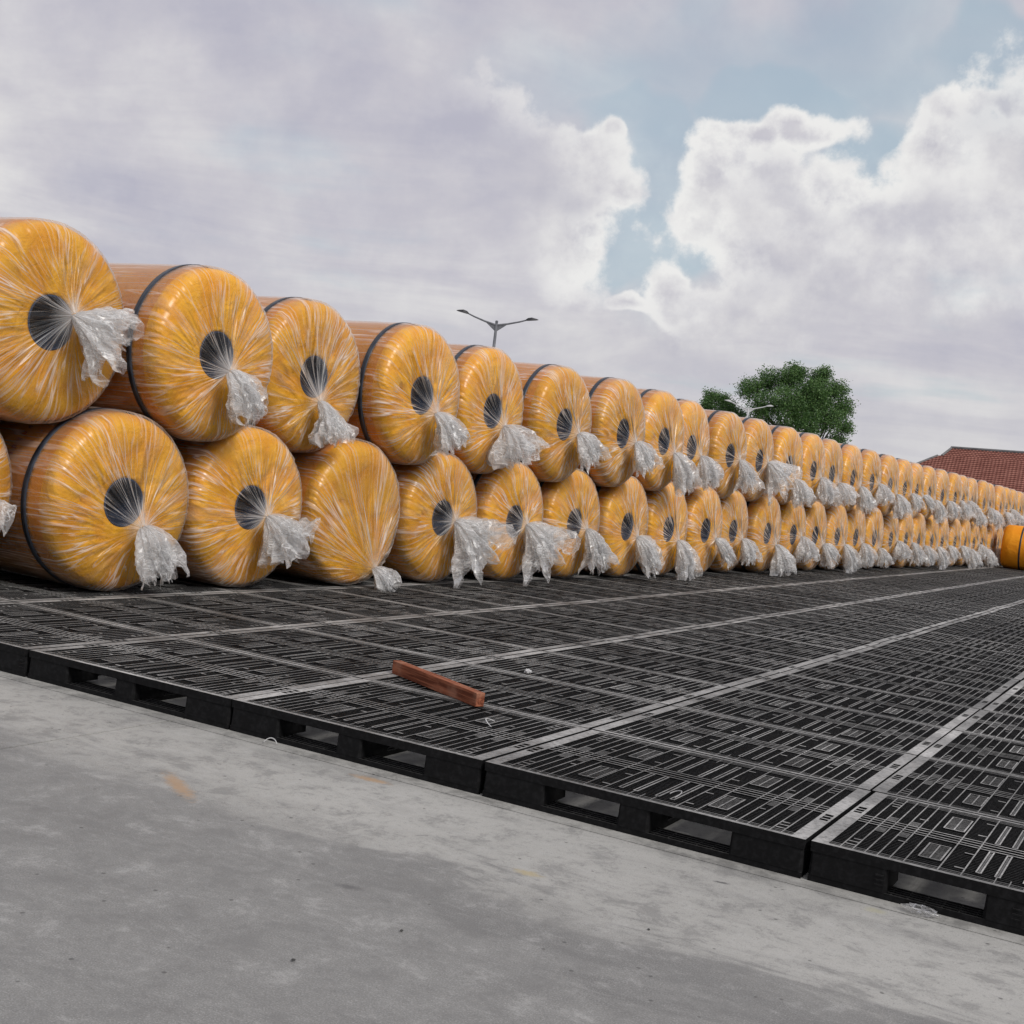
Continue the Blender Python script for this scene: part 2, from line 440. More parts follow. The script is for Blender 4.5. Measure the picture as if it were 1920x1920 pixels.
M = {
    'concrete': mat_concrete(),
    'pallet': mat_pallet(),
    'foam_side': mat_foam('orange_foam_side', (0.80, 0.275, 0.012), (0.88, 0.355, 0.022), 2.5),
    'foam_end': mat_foam('amber_foam_end', (0.82, 0.330, 0.008), (0.92, 0.455, 0.022), 4.0),
    'core': mat_simple('dark_core', (0.008, 0.024, 0.060), (0.016, 0.040, 0.095), 5.0, 0.6),
    'film': mat_film('clear_film'),
    'strap': mat_simple('navy_strap', (0.018, 0.024, 0.036), (0.045, 0.055, 0.075), 9.0, 0.4),
    'wood': mat_simple('red_brown_timber', (0.20, 0.060, 0.032), (0.34, 0.12, 0.065), 14.0, 0.75, 0.3, 0.4),
    'steel': mat_simple('grey_lamp_steel', (0.10, 0.105, 0.12), (0.16, 0.165, 0.18), 4.0, 0.5),
    'galv': mat_simple('pale_lamp_steel', (0.42, 0.43, 0.44), (0.5, 0.5, 0.51), 4.0, 0.5),
    'lamphead': mat_simple('dark_lamp_head', (0.02, 0.02, 0.025), (0.04, 0.04, 0.045), 4.0, 0.5),
    'tile': mat_simple('terracotta_tile', (0.235, 0.092, 0.070), (0.32, 0.140, 0.108), 1.2, 0.8, 0.25, 0.3),
    'wall': mat_simple('cream_render', (0.52, 0.48, 0.40), (0.6, 0.56, 0.48), 1.0, 0.85),
    'cap': mat_simple('grey_ridge_cap', (0.12, 0.12, 0.125), (0.2, 0.2, 0.2), 2.0, 0.8),
    'bark': mat_simple('tree_bark', (0.06, 0.045, 0.035), (0.11, 0.085, 0.065), 6.0, 0.9, 0.2, 0.5),
    'red_ink': mat_simple('red_ink', (0.33, 0.02, 0.02), (0.42, 0.03, 0.025), 20.0, 0.6),
    'scrap': mat_simple('white_plastic', (0.42, 0.42, 0.42), (0.58, 0.58, 0.58), 20.0, 0.35),
    'stone': mat_simple('dark_stone', (0.05, 0.05, 0.05), (0.10, 0.1, 0.095), 60.0, 0.9),
}
def mat_leaf():
    mt, T, out = newmat('tree_leaf')
    g = T.n('ShaderNodeNewGeometry')
    n = T.noise(g.outputs['Position'], 0.7, 4.0, 0.6)
    ri = T.math('ADD', T.math('MULTIPLY', g.outputs['Random Per Island'], 0.5), T.math('MULTIPLY', n.outputs['Fac'], 0.5))
    c = T.mix(T.ss(ri, 0.25, 0.75), C4(0.034, 0.095, 0.022), C4(0.115, 0.215, 0.055))
    p = T.n('ShaderNodeBsdfPrincipled')
    T.l(c, p.inputs['Base Color']); p.inputs['Roughness'].default_value = 0.5
    tl = T.n('ShaderNodeBsdfTranslucent'); T.l(c, tl.inputs['Color'])
    ms = T.n('ShaderNodeMixShader'); ms.inputs[0].default_value = 0.25
    T.l(p.outputs[0], ms.inputs[1]); T.l(tl.outputs[0], ms.inputs[2]); T.l(ms.outputs[0], out.inputs[0])
    return mt
M['leaf'] = mat_leaf()
def mat_timber():
    mt, T, out = newmat('split_timber')
    tc = T.n('ShaderNodeTexCoord')
    g = T.noise(T.vmath('MULTIPLY', tc.outputs['Object'], (3.0, 70.0, 70.0)), 1.0, 6.0, 0.65, 0.6)
    w = T.noise(tc.outputs['Object'], 7.0, 4.0, 0.6)
    c = T.mix(T.ss(g.outputs['Fac'], 0.35, 0.65), C4(0.13, 0.036, 0.018), C4(0.36, 0.125, 0.065))
    c = T.mix(T.math('MULTIPLY', T.ss(w.outputs['Fac'], 0.5, 0.7), 0.5), c, C4(0.40, 0.20, 0.13))
    principled(T, out, c, 0.8, 0.2, g.outputs['Fac'], 0.6, 0.006)
    return mt
M['wood'] = mat_timber()

# ------------------------------------------------------------------ ground
gm = MB()
gm.v = [(-1500, -1500, -0.030), (1500, -1500, -0.030), (1500, 1500, -0.030), (-1500, 1500, -0.030)]
gm.f = [(0, 1, 2, 3)]
ground = obj('ground', gm.mesh('ground', M['concrete']))
tag(ground, kind='structure')
us = [-23.87, -13.87, -3.87, 1.13, 6.13, 16.13, 26.13]
vs = [-22.09, -12.09, -5.09, -0.09, 4.91, 14.91, 24.91, 34.91, 44.91, 56.0]
GAP = 0.0055
for i in range(len(us) - 1):
    for j in range(len(vs) - 1):
        o = obj('concrete_slab', MB().box(us[i]+GAP, us[i+1]-GAP, vs[j]+GAP, vs[j+1]-GAP, -0.0295, 0.0).mesh('concrete_slab', M['concrete']), ground)

# ------------------------------------------------------------------ pallets: 1.4 x 1.1 x 0.15 m
PW, PD, PH = 1.4, 1.1, 0.15
def deck_grid():
    d = MB()
    W, D = PW - 0.012, PD - 0.012
    e = 0.058                                   # width of the edge strips along y
    # rim at front and back: bright outer lip + two thin lines
    for y0 in (0.006, PD - 0.006 - 0.023):
        d.box(0.006 + e, W + 0.006 - e, y0, y0 + 0.023, 0.112, PH)
    for y in (0.034, 0.050, 0.070):
        for yy in (y, PD - y - 0.004):
            d.box(0.064, PW - 0.064, yy, yy + 0.004, 0.122, PH - 0.0015)
    # outer lip of the other two sides
    # fine ribs along x, set a little lower
    y = 0.092
    while y < PD - 0.09:
        if abs(y - PD/2) > 0.072:
            d.box(0.066, PW - 0.066, y, y + 0.0032, 0.130, PH - 0.005)
        y += 0.0235
    # four strong lines along x in the middle
    for yy in (-0.062, -0.026, 0.016, 0.052):
        d.box(0.066, PW - 0.066, PD/2 + yy, PD/2 + yy + 0.010, 0.116, PH - 0.0005)
    # bars along y
    for x in (0.105, 0.150, 0.195, 0.240, 0.285, 0.335, 0.455, 0.535):
        for xx in (x, PW - x - 0.0045):
            d.box(xx, xx + 0.0052, 0.0295, PD - 0.0295, 0.1165, PH - 0.001)
    for xx in (PW/2 - 0.05, PW/2, PW/2 + 0.05):
        d.box(xx - 0.002, xx + 0.002, 0.0295, 0.115, 0.1168, PH - 0.0012)
        d.box(xx - 0.002, xx + 0.002, PD - 0.115, PD - 0.0295, 0.1168, PH - 0.0012)
    # little ladder rungs and anti-slip studs
    rr = random.Random(4)
    for (xa, xb) in ((0.155, 0.19), (0.245, 0.28), (PW - 0.19, PW - 0.155), (PW - 0.28, PW - 0.245)):
        for k in range(5):
            yy = PD/2 + 0.07 + k*0.016
            d.box(xa, xb, yy, yy + 0.006, 0.13, PH - 0.0018)
            yy = PD/2 - 0.15 + k*0.016
            d.box(xa, xb, yy, yy + 0.006, 0.13, PH - 0.0018)
    for (x, yv) in ((0.12, 0.2), (0.12, 0.9), (0.26, 0.33), (0.26, 0.77), (0.50, 0.14), (0.50, 0.38), (0.50, 0.72), (0.50, 0.96)):
        for xx in (x, PW - x - 0.03):
            d.box(xx, xx + 0.034, yv - 0.006, yv + 0.006, 0.125, PH - 0.0022)
    # corner frames
    for (x, yv) in ((0.105, 0.10), (0.105, 0.94)):
        for xx in (x, PW - x - 0.05):
            d.box(xx, xx + 0.05, yv, yv + 0.012, 0.12, PH - 0.0024)
            d.box(xx, xx + 0.05, yv + 0.048, yv + 0.060, 0.12, PH - 0.0024)
    return d
def edge_strip():
    d = MB(); w = 0.058; z0 = 0.128
    a, b = 0.62, 0.74
    d.box(0, w, 0.006, a, z0, PH); d.box(0, w, b, PD - 0.006, z0, PH)
    d.box(0, 0.010, a, b, z0, PH); d.box(w - 0.014, w, a, b, z0, PH)
    d.box(0.010, w - 0.014, a + 0.030, a + 0.042, z0, PH - 0.001); d.box(0.010, w - 0.014, a + 0.076, a + 0.088, z0, PH - 0.001)
    d.box(0.0075, w, 0.006, 0.012, 0.112, z0); d.box(0.0075, w, PD - 0.012, PD - 0.006, 0.112, z0)
    # downturned lip
    d.box(0.001, 0.007, 0.007, PD - 0.007, 0.112, z0)
    return d
def deck_pad():
    d = MB()
    w, l = 0.09, 0.24
    for k in range(3): d.box(k*0.039, k*0.039 + 0.006, 0, l, 0.122, PH + 0.0008)
    for k in (0, l - 0.007): d.box(0.006, 0.078, k, k + 0.007, 0.124, PH + 0.0003)
    yy = 0.022
    while yy < l - 0.02:
        d.box(0.006, 0.039, yy, yy + 0.004, 0.126, PH - 0.0016); d.box(0.045, 0.078, yy, yy + 0.004, 0.126, PH - 0.0016)
        yy += 0.018
    return d
def centre_bar():
    d = MB()
    d.box(0, 0.0055, 0, 0.36, 0.118, PH + 0.0005); d.box(0.0165, 0.022, 0, 0.36, 0.118, PH + 0.0005)
    d.box(0.0055, 0.0165, 0, 0.36, 0.12, PH - 0.0042)
    for q in (0.0, 0.352): d.box(0.0055, 0.0165, q, q + 0.008, 0.1465, PH)
    return d
def block(w, l):
    d = MB(); z0, z1 = 0.024, 0.1115; c = 0.012
    rows = []
    for z, k in ((z0, 0.0), (z1, 0.004)):
        pts = [(c, k), (w-c, k), (w-k, c), (w-k, l-c), (w-c, l-k), (c, l-k), (k, l-c), (k, c)]
        rows.append([(x, y, z) for x, y in pts])
    d.grid(rows, True, True, True)
    for k in range(3):        # small moulded ridges on the corners
        z = 0.045 + k*0.018
        d.box(w - 0.045, w - 0.014, -0.0015, 0.004, z, z + 0.006)
    return d
def bottom_runner():
    d = MB(); z0, z1 = 0.0, 0.0235
    def run(x0, x1, y0, y1, alongx):
        if alongx:
            for k in range(5):
                y = y0 + (y1-y0-0.008)*k/4; d.box(x0, x1, y, y+0.008, z0, z1)
            n = int((x1-x0)/0.06)
            for k in range(n+1):
                x = x0 + (x1-x0-0.006)*k/n; d.box(x, x+0.006, y0+0.0085, y1-0.0085, z0+0.003, z1-0.003)
        else:
            for k in range(5):
                x = x0 + (x1-x0-0.008)*k/4; d.box(x, x+0.008, y0, y1, z0, z1)
            n = int((y1-y0)/0.06)
            for k in range(n+1):
                y = y0 + (y1-y0-0.006)*k/n; d.box(x0+0.0085, x1-0.0085, y, y+0.006, z0+0.003, z1-0.003)
    for y0 in (0.008, PD/2-0.06, PD-0.128): run(0.008, PW-0.008, y0, y0+0.12, True)
    for x0 in (0.009, PW/2-0.06, PW-0.129):
        run(x0, x0+0.12, 0.1305, PD/2-0.0625, False); run(x0, x0+0.12, PD/2+0.0625, PD-0.1305, False)
    return d
G_, S_, P_, B_, RN = deck_grid(), edge_strip(), deck_pad(), centre_bar(), bottom_runner()
pads = [(0.365, 0.16), (0.365, 0.70), (PW-0.365-0.089, 0.16), (PW-0.365-0.089, 0.70)]
bars = [(x, y) for y in (0.118, 0.622) for x in (0.575, 0.640, 0.736, 0.801)]
blocks = [(x, y, w, l) for (x, w) in ((0.006, 0.29), (PW/2-0.07, 0.14), (PW-0.296, 0.29)) for (y, l) in ((0.006, 0.23), (PD/2-0.07, 0.14), (PD-0.236, 0.23))]
BK = {(0.29, 0.23): block(0.29, 0.23), (0.29, 0.14): block(0.29, 0.14), (0.14, 0.23): block(0.14, 0.23), (0.14, 0.14): block(0.14, 0.14)}
def mirror_strip():
    d = MB().add(S_)
    d.v = [(0.058 - x, y, z) for x, y, z in d.v]; d.f = [tuple(reversed(f)) for f in d.f]
    return d
S2 = mirror_strip()
full = MB().add(G_).add(S_, (0.006, 0, 0)).add(S2, (PW-0.064, 0, 0))
for p in pads: full.add(P_, (p[0], p[1], 0))
for p in bars: full.add(B_, (p[0], p[1], 0))
for x, y, w, l in blocks: full.add(BK[(w, l)], (x, y, 0))
simple_bottom = MB()
for y0 in (0.008, PD/2-0.06, PD-0.128): simple_bottom.box(0.008, PW-0.008, y0, y0+0.12, 0, 0.0235)
full.add(simple_bottom)
MESH = {
    'grid': G_.mesh('deck_grid', M['pallet']), 's1': S_.mesh('edge_strip', M['pallet']), 's2': S2.mesh('edge_strip', M['pallet']),
    'pad': P_.mesh('deck_pad', M['pallet']), 'bar': B_.mesh('centre_bar', M['pallet']), 'run': RN.mesh('bottom_runner', M['pallet']),
    'full': full.mesh('plastic_pallet', M['pallet']),
}
BKM = {k: v.mesh('block', M['pallet']) for k, v in BK.items()}
rng = random.Random(11)
def pallet_parts(loc, rz):
    t = obj('plastic_pallet', None, None, loc, (0, 0, rz))
    obj('deck_grid', MESH['grid'], t)
    obj('edge_strip', MESH['s1'], t, (0.006, 0, 0)); obj('edge_strip', MESH['s2'], t, (PW-0.064, 0, 0))
    for p in pads: obj('deck_pad', MESH['pad'], t, (p[0], p[1], 0))
    for p in bars: obj('centre_bar', MESH['bar'], t, (p[0], p[1], 0))
    for x, y, w, l in blocks: obj('block', BKM[(w, l)], t, (x, y, 0))
    obj('bottom_runner', MESH['run'], t)
    return t
NROW = 46
far_field = MB()
for j in range(NROW):
    rowshift = rng.uniform(-0.012, 0.012) + (0.012 if j == 0 else 0)
    for i in range(-4, 7):
        dx = rowshift + rng.uniform(-0.004, 0.004); dy = rng.uniform(-0.003, 0.003); rz = rng.uniform(-0.0022, 0.0022)
        if j == 0 and i == 2: dy = -0.006
        loc = (i*(PW + 0.004) + dx, j*(PD + 0.004) + dy + 0.003, 0.0)
        if j == 0: lab, grp = 'black plastic pallet in the outer row bordering the bare concrete', 'pallets along the concrete edge'
        else: lab, grp = 'black plastic grid pallet laid inside the pallet field', 'pallets inside the field'
        seen = -2 <= i <= 3
        loc0 = loc
        if rng.random() < 0.45 and seen: loc = (loc[0] + PW, loc[1] + PD, 0.0); rz += math.pi
        if seen and j < 4:
            t = pallet_parts(loc, rz)
            if (i, j) == (1, 0): lab, grp = 'black plastic pallet at the concrete edge with a curled white strip on it', None
            if (i, j) == (2, 0): lab, grp = 'black plastic pallet at the concrete edge with a tiny white curl on it', None
            if (i, j) == (1, 2): lab, grp = 'black plastic pallet with one small white scrap lying on its grid', None
            if (i, j) == (1, 1): lab, grp = 'black plastic grid pallet lying under the reddish timber bar', None
            tag(t, lab, 'pallet', grp)
        elif seen:
            t = obj('plastic_pallet', MESH['full'], None, loc, (0, 0, rz))
            if i <= -2: lab, grp = 'black plastic pallet carrying the ends of the wrapped rolls', 'pallets under the rolls'
            tag(t, lab, 'pallet', grp)
        else:
            far_field.add(full, loc)
ff = obj('pallet_field', far_field.mesh('pallet_field', M['pallet']))
tag(ff, 'rest of the black plastic pallet floor beneath and beyond the rolls', 'pallets', None, 'stuff')

# ------------------------------------------------------------------ wrapped foam rolls
RB, RO, LEN = 0.672, 0.685, 2.15      # body radius, outer (film) radius, length
TAU = 2*math.pi
NA = 72
def nz(x, y, z): return mnoise.noise(Vector((x, y, z)))
def body_mesh():
    d = MB(); rows = []
    for x, r in ((-LEN+0.03, 0.20), (-LEN, 0.45), (-LEN+0.02, 0.60), (-LEN+0.09, RB-0.008), (-LEN+0.3, RB), (-1.6, RB), (-1.2, RB-0.002), (-0.8, RB), (-0.5, RB-0.001), (-0.3, RB), (-0.19, RB-0.002), (-0.12, RB-0.010)):
        rows.append([(x, r*math.cos(TAU*j/NA), r*math.sin(TAU*j/NA)) for j in range(NA)])
    return d.grid(list(reversed(rows))).mesh('roll_body', M['foam_side'], True)
def end_mesh(seed, hole=True):
    d = MB(); rows = []
    rr = random.Random(seed)
    prof = [(-0.125, RB-0.0095), (-0.075, RB-0.014), (-0.042, RB-0.026), (-0.018, RB-0.050), (-0.004, 0.56), (0.004, 0.45), (0.008, 0.38), (0.004, 0.31), (-0.006, 0.25), (-0.012, 0.205), (-0.022, 0.186), (-0.05, 0.183)]
    if not hole: prof = prof[:8] + [(0.004, 0.22), (0.004, 0.12), (0.004, 0.02)]
    cre = [(rr.uniform(0, TAU), rr.uniform(0.25, 0.5), rr.uniform(0.05, 0.13), rr.uniform(0.018, 0.045)) for _ in range(14)]
    for x, r in prof:
        row = []
        w = max(0.0, min(1.0, (0.64 - r)/0.06)) * (1 if r > 0.2 else 0.2)
        for j in range(NA):
            a = TAU*j/NA; y, z = r*math.cos(a), r*math.sin(a)
            dx = 0.016*nz(y*3.1+seed*7, z*3.1, seed) + 0.007*nz(y*8, z*8+seed*3, seed)
            for (ca, cr, cw, cd) in cre:
                px, pz = cr*math.cos(ca), cr*math.sin(ca)
                q = ((y-px)**2*3 + (z-pz)**2*9)/cw**2
                dx -= cd*math.exp(-q)
            row.append((x + dx*w, y, z))
        rows.append(row)
    return d.grid(rows, True, False, not hole).mesh('end_face', M['foam_end'], True)
def core_mesh():
    d = MB(); rows = []
    for x, r in ((-0.03, 0.186), (-0.02, 0.180), (-0.02, 0.172), (-0.06, 0.170), (-0.55, 0.170), (-1.2, 0.170), (-LEN+0.02, 0.170), (-LEN+0.015, 0.19)):
        rows.append([(x, r*math.cos(TAU*j/40), r*math.sin(TAU*j/40)) for j in range(40)])
    return d.grid(rows).mesh('core_tube', M['core'], True)
def strap_mesh():
    d = MB(); rows = []
    for x, r in ((-0.275, RO+0.0005), (-0.275, RO+0.0035), (-0.222, RO+0.0035), (-0.222, RO+0.0005)):
        rows.append([(x + 0.010*math.sin(TAU*j/64+0.6), r*math.cos(TAU*j/64), r*math.sin(TAU*j/64)) for j in range(64)])
    return d.grid(rows).mesh('strap', M['strap'], True)

def set_attr(me, fc, fo):
    a = me.attributes.new('fc', 'FLOAT_VECTOR', 'POINT'); a.data.foreach_set('vector', [c for v in fc for c in v])
    b = me.attributes.new('fo', 'FLOAT', 'POINT'); b.data.foreach_set('value', fo)

def film_mesh(seed, K, NF=440, smooth_face=False):
    """sleeve round the side, then the sheet gathered from the rim to the knot K"""
    rr = random.Random(seed)
    rows, fc, fo = [], [], []
    amps = [(rr.randint(9, 26), rr.uniform(0, TAU), rr.uniform(0.003, 0.006)) for _ in range(3)] + [(rr.randint(30, 70), rr.uniform(0, TAU), rr.uniform(0.0015, 0.0035)) for _ in range(3)]
    for x in (-LEN-0.01, -1.7, -1.3, -0.9, -0.6, -0.4, -0.24, -0.15):
        row = []
        for j in range(NF):
            a = TAU*j/NF
            r = RO - 0.0015 + 0.0035*nz(math.cos(a)*3, math.sin(a)*3, x*4+seed) * (1 if x > -1.9 else 0)
            r = min(r, RO-0.0005)
            row.append((x, r*math.cos(a), r*math.sin(a)))
            fc.append((math.cos(a)*13, math.sin(a)*13, x*2.2 + seed)); fo.append(0.03)
        rows.append(row)
    NS = 18
    Kx, Ky, Kz = K
    npl = 34 if smooth_face else 64
    pleats = [(rr.uniform(0, TAU), rr.uniform(0.018, 0.060), rr.uniform(0.004, 0.017), rr.choice((0.0, 0.0, 0.15, 0.35)), rr.uniform(0.6, 1.0)) for _ in range(npl)]
    pl_at = []
    for j in range(NF):
        a = TAU*j/NF; L_ = []
        for (pa, pw_, ph_, s0, s1) in pleats:
            dd = abs((a - pa + math.pi) % TAU - math.pi)/pw_
            if dd < 1: L_.append(((1-dd)*ph_, s0, s1))
        pl_at.append(L_)
    for i in range(NS + 1):
        s = i/NS
        row = []
        for j in range(NF):
            a = TAU*j/NF
            # rim point
            ry, rz_ = (RO-0.012)*math.cos(a), (RO-0.012)*math.sin(a)
            ph = math.atan2(rz_-Kz, ry-Ky)
            kn = 0.018 + 0.006*math.sin(9*a+seed)
            ky, kz = Ky + kn*math.cos(a), Kz + kn*math.sin(a)
            y = ry + (ky-ry)*s; z = rz_ + (kz-rz_)*s
            # x profile: leaves the rim, stays taut, rises to the knot
            x0 = -0.072*(1-s)**9
            lift = 0.030*math.sin(min(1.0, s*1.3)*math.pi*0.5) + (Kx-0.030)*(s**3.2)
            env = math.sin(math.pi*min(1, s*1.05)) * 0.75 + 0.25*s
            wob = 0.0
            for (n, p, am) in amps: wob += am*(1-2*abs(math.sin(0.5*n*a+p)))*env
            for (hh, s0, s1) in pl_at[j]:
                wob += hh*max(0.0, min(1.0, (s-s0)*5, (s1+0.05-s)*5))
            wob += 0.016*nz(math.cos(a)*4+seed, math.sin(a)*4, s*1.5)*env
            wob += 0.010*nz(math.cos(a)*11+seed, math.sin(a)*11, s*1.0)*env
            rq = math.hypot(y, z)
            fx = 0.020 if rq < 0.50 else 0.020 - 0.02*((rq-0.50)/0.10)**2 if rq < 0.60 else 0.0 - 0.085*((rq-0.60)/0.07)**2
            rimw = max(0.0, 1 - abs(s-0.05)/0.12)
            q = 1 + rimw*(0.010*nz(math.cos(a)*9+seed, math.sin(a)*9, 3.0) + 0.006*nz(math.cos(a)*24, math.sin(a)*24, seed))*0.8
            row.append((max(x0 + lift + 0.012 + wob, fx + 0.008) + rimw*0.012*nz(math.cos(a)*18+seed*2, math.sin(a)*18, 1.0), y*q, z*q))
            fc.append((math.cos(a)*13, math.sin(a)*13, s*2.4 + seed))
            o = -0.03 + 0.02*s + 0.60*max(0.0, (s-0.74)/0.26)**1.7
            o += 0.07*max(0.0, 1-s/0.12) - 0.14*max(0.0, 1-abs(s-0.70)/0.16)
            if smooth_face: o = -0.05 + 0.35*max(0.0, (s-0.8)/0.2)**2
            fo.append(o)
        rows.append(row)
    d = MB().grid(rows)
    me = d.mesh('film_cover', M['film'], True)
    set_attr(me, fc, fo)
    return me

def tail_mesh(seed, K, phi, L, W, out=0.10):
    """the loose end of the sheet beyond the knot, crumpled and hanging; phi = 0 hangs straight down"""
    rr = random.Random(seed*13+5)
    K = Vector(K); D = Vector((0.16, math.sin(phi), -math.cos(phi))).normalized()
    d = MB(); fc, fo = [], []
    for layer in range(3):
        n, nt = 84, 20
        rows = []
        w = W*1.9*(1.0, 0.72, 0.45)[layer]; l = L*0.95*(1.0, 0.88, 1.06)[layer]
        f1, f2, f3 = rr.randint(3, 5), rr.randint(6, 9), rr.randint(11, 15)
        p1, p2, p3 = (rr.uniform(0, TAU) for _ in range(3))
        for i in range(nt + 1):
            t = i/nt
            c = K + Vector((1, 0, 0))*out*(1-math.exp(-3.5*t)) + D*l*(t**1.25)
            tang = (Vector((1, 0, 0))*out*3.5*math.exp(-3.5*t) + D*l*1.25*(t**0.25+0.02)).normalized()
            e1 = tang.cross(Vector((1, 0, 0.3))).normalized()
            e2 = tang.cross(e1).normalized()
            rad = 0.017 + w*(t**0.62)*(0.85 + 0.25*math.sin(2.4*t+p1))
            row = []
            for j in range(n):
                a = TAU*j/n
                k = 1 + (0.26*math.sin(f1*a+p1) + 0.24*math.sin(f2*a+p2+2*t) + 0.16*math.sin(f3*a+p3-3*t))*min(1, 0.35+t)
                ll = 1 + 0.10*math.sin(f1*a+p2)*t
                p = c + (e1*math.cos(a) + e2*math.sin(a)*0.62)*rad*k + tang*(l*0.16*t*t*math.sin(f2*a+p3)*ll)
                nv = mnoise.noise_vector(p*10 + Vector((seed*3.1, layer*7.7, 0)))
                nv2 = mnoise.noise_vector(p*26 + Vector((seed, layer*3.3, 4)))
                p = p + nv*0.045*t + nv2*0.014*min(1, t*2)
                row.append(p)
                fc.append((math.cos(a)*6 + p.x*9, math.sin(a)*6 + p.y*9, p.z*34 + seed + layer*9))
                fo.append((0.23, 0.16, 0.11)[layer]*(1-0.35*t) + 0.05 + 0.25*max(0, 0.25-t))
            rows.append(row)
        d.grid(rows)
    me = d.mesh('film_tail', M['film'], False)
    set_attr(me, fc, fo)
    return me

# (knot, tail direction, length, width) of the gathered ends
VAR = [
    dict(K=(0.13, 0.06, -0.17), phi=0.25, L=0.36, W=0.125),   # 0  bottom 1
    dict(K=(0.12, 0.05, -0.06), phi=0.55, L=0.32, W=0.135),   # 1  bottom 2
    dict(K=(0.13, 0.00, -0.12), phi=0.35, L=0.36, W=0.115),   # 2  top 2
    dict(K=(0.12, -0.06, -0.22), phi=0.15, L=0.33, W=0.12),   # 3  top 3
    dict(K=(0.13, 0.04, -0.16), phi=0.45, L=0.34, W=0.12),    # 4
    dict(K=(0.12, 0.02, -0.02), phi=0.50, L=0.34, W=0.14),    # 5  bottom 4/5
    dict(K=(0.13, 0.06, -0.10), phi=0.85, L=0.34, W=0.10),    # 6
    dict(K=(0.12, 0.05, -0.15), phi=0.30, L=0.36, W=0.12),    # 7
    dict(K=(0.12, 0.06, 0.06), phi=1.05, L=0.33, W=0.12),     # 8  top 1, flung sideways
    dict(K=(0.10, 0.18, -0.50), phi=0.45, L=0.20, W=0.075),   # 9  bottom 3, knotted low
]
BODY, CORE, STRAP = body_mesh(), core_mesh(), strap_mesh()
ENDS = [end_mesh(s) for s in (1, 2, 3, 4)]
END_CLOSED = end_mesh(7, False)
FILM = [film_mesh(k+1, v['K'], smooth_face=(k == 9)) for k, v in enumerate(VAR)]
TAIL = [tail_mesh(k+1, v['K'], v['phi'], v['L'], v['W']) for k, v in enumerate(VAR)]
TAIL2 = [tail_mesh(k+31, v['K'], v['phi']*0.3 - 0.15 + 0.12*(k % 4), v['L']*(1.0, 1.35, 1.15)[k % 3], v['W']*(1.5, 1.05, 1.3, 1.2)[k % 4]) for k, v in enumerate(VAR)]
TAIL3 = [tail_mesh(k+61, v['K'], v['phi']*1.05 + 0.1, v['L']*(1.25, 1.0, 1.35)[k % 3], v['W']*(1.1, 1.5, 1.25)[k % 3]) for k, v in enumerate(VAR)]
ROWROT = -0.037
def face_u(v): return -1.5 + 0.037*(v - 2.0)
ZP = PH + 0.0012
def make_roll(v, zc, var, end, strap, label, group, dx=0.0, spin=0.0):
    t = obj('wrapped_roll', None, None, (face_u(v) + dx, v, zc - RO), (0, 0, ROWROT))
    t.rotation_euler = (0, rng.uniform(-0.004, 0.004), ROWROT + rng.uniform(-0.014, 0.014))
    t.scale = (rng.uniform(0.98, 1.02), rng.uniform(0.992, 1.004), rng.uniform(0.982, 0.996) if zc < 1 else rng.uniform(0.985, 1.0))
    c = (0, 0, RO)
    obj('roll_body', BODY, t, c)
    obj('end_face', END_CLOSED if end is None else ENDS[end % 4], t, c, (spin*0.0 + (0 if end is None else end*1.3), 0, 0))
    if end is not None: obj('core_tube', CORE, t, c)
    obj('film_cover', FILM[var], t, c, (spin, 0, 0))
    obj('film_tail', TAIL[var] if spin == 0 else rng.choice((TAIL2, TAIL2, TAIL3))[var], t, c, (spin, 0, 0))
    if strap: obj('strap', STRAP, t, c, (rng.uniform(0, TAU), 0, 0))
    tag(t, label, 'roll', group)
    return t
bot = [0.74, 2.125, 3.50, 4.885, 6.275, 7.72, 9.18, 10.58, 11.96, 13.32]
while bot[-1] < 56: bot.append(bot[-1] + rng.uniform(1.374, 1.398))
B_LAB = {1: ('wrapped orange roll on the pallets with big drooping film knot and dark strap', 0, 0),
         2: ('wrapped amber roll on the pallets, pleats radiating from a knot over its dark core', 1, 1),
         3: ('wrapped orange roll with smooth closed end, no dark core, film knotted near the pallets', 9, None)}
T_LAB = {1: ('strapped upper roll nested over the roll with the big drooping film knot', 2, 2),
         3: ('strapped upper roll nested over the closed ended roll without a dark core', 4, 0),
         0: ('wrapped roll atop the stack, broad film tail flung sideways across its dark core', 8, 2)}
roll_z = RO + ZP
order = [5, 5, 6, 2, 7, 4, 1, 0, 3, 6, 7, 2]
for k, v in enumerate(bot):
    if k in B_LAB: lab, var, end = B_LAB[k]; grp = None
    else:
        lab, grp = 'wrapped orange roll in the lower row, resting directly on the pallets', 'lower row of wrapped rolls'
        var = 5 if k in (4, 5) else order[(k*5) % 12]; end = k % 4
    make_roll(v, roll_z, var, end, k not in (2, 3, 4), lab, grp, rng.uniform(-0.05, 0.05) + (0.05 if k == 3 else -0.30 if k == 0 else 0), 0 if k < 4 else rng.uniform(-0.24, 0.16))
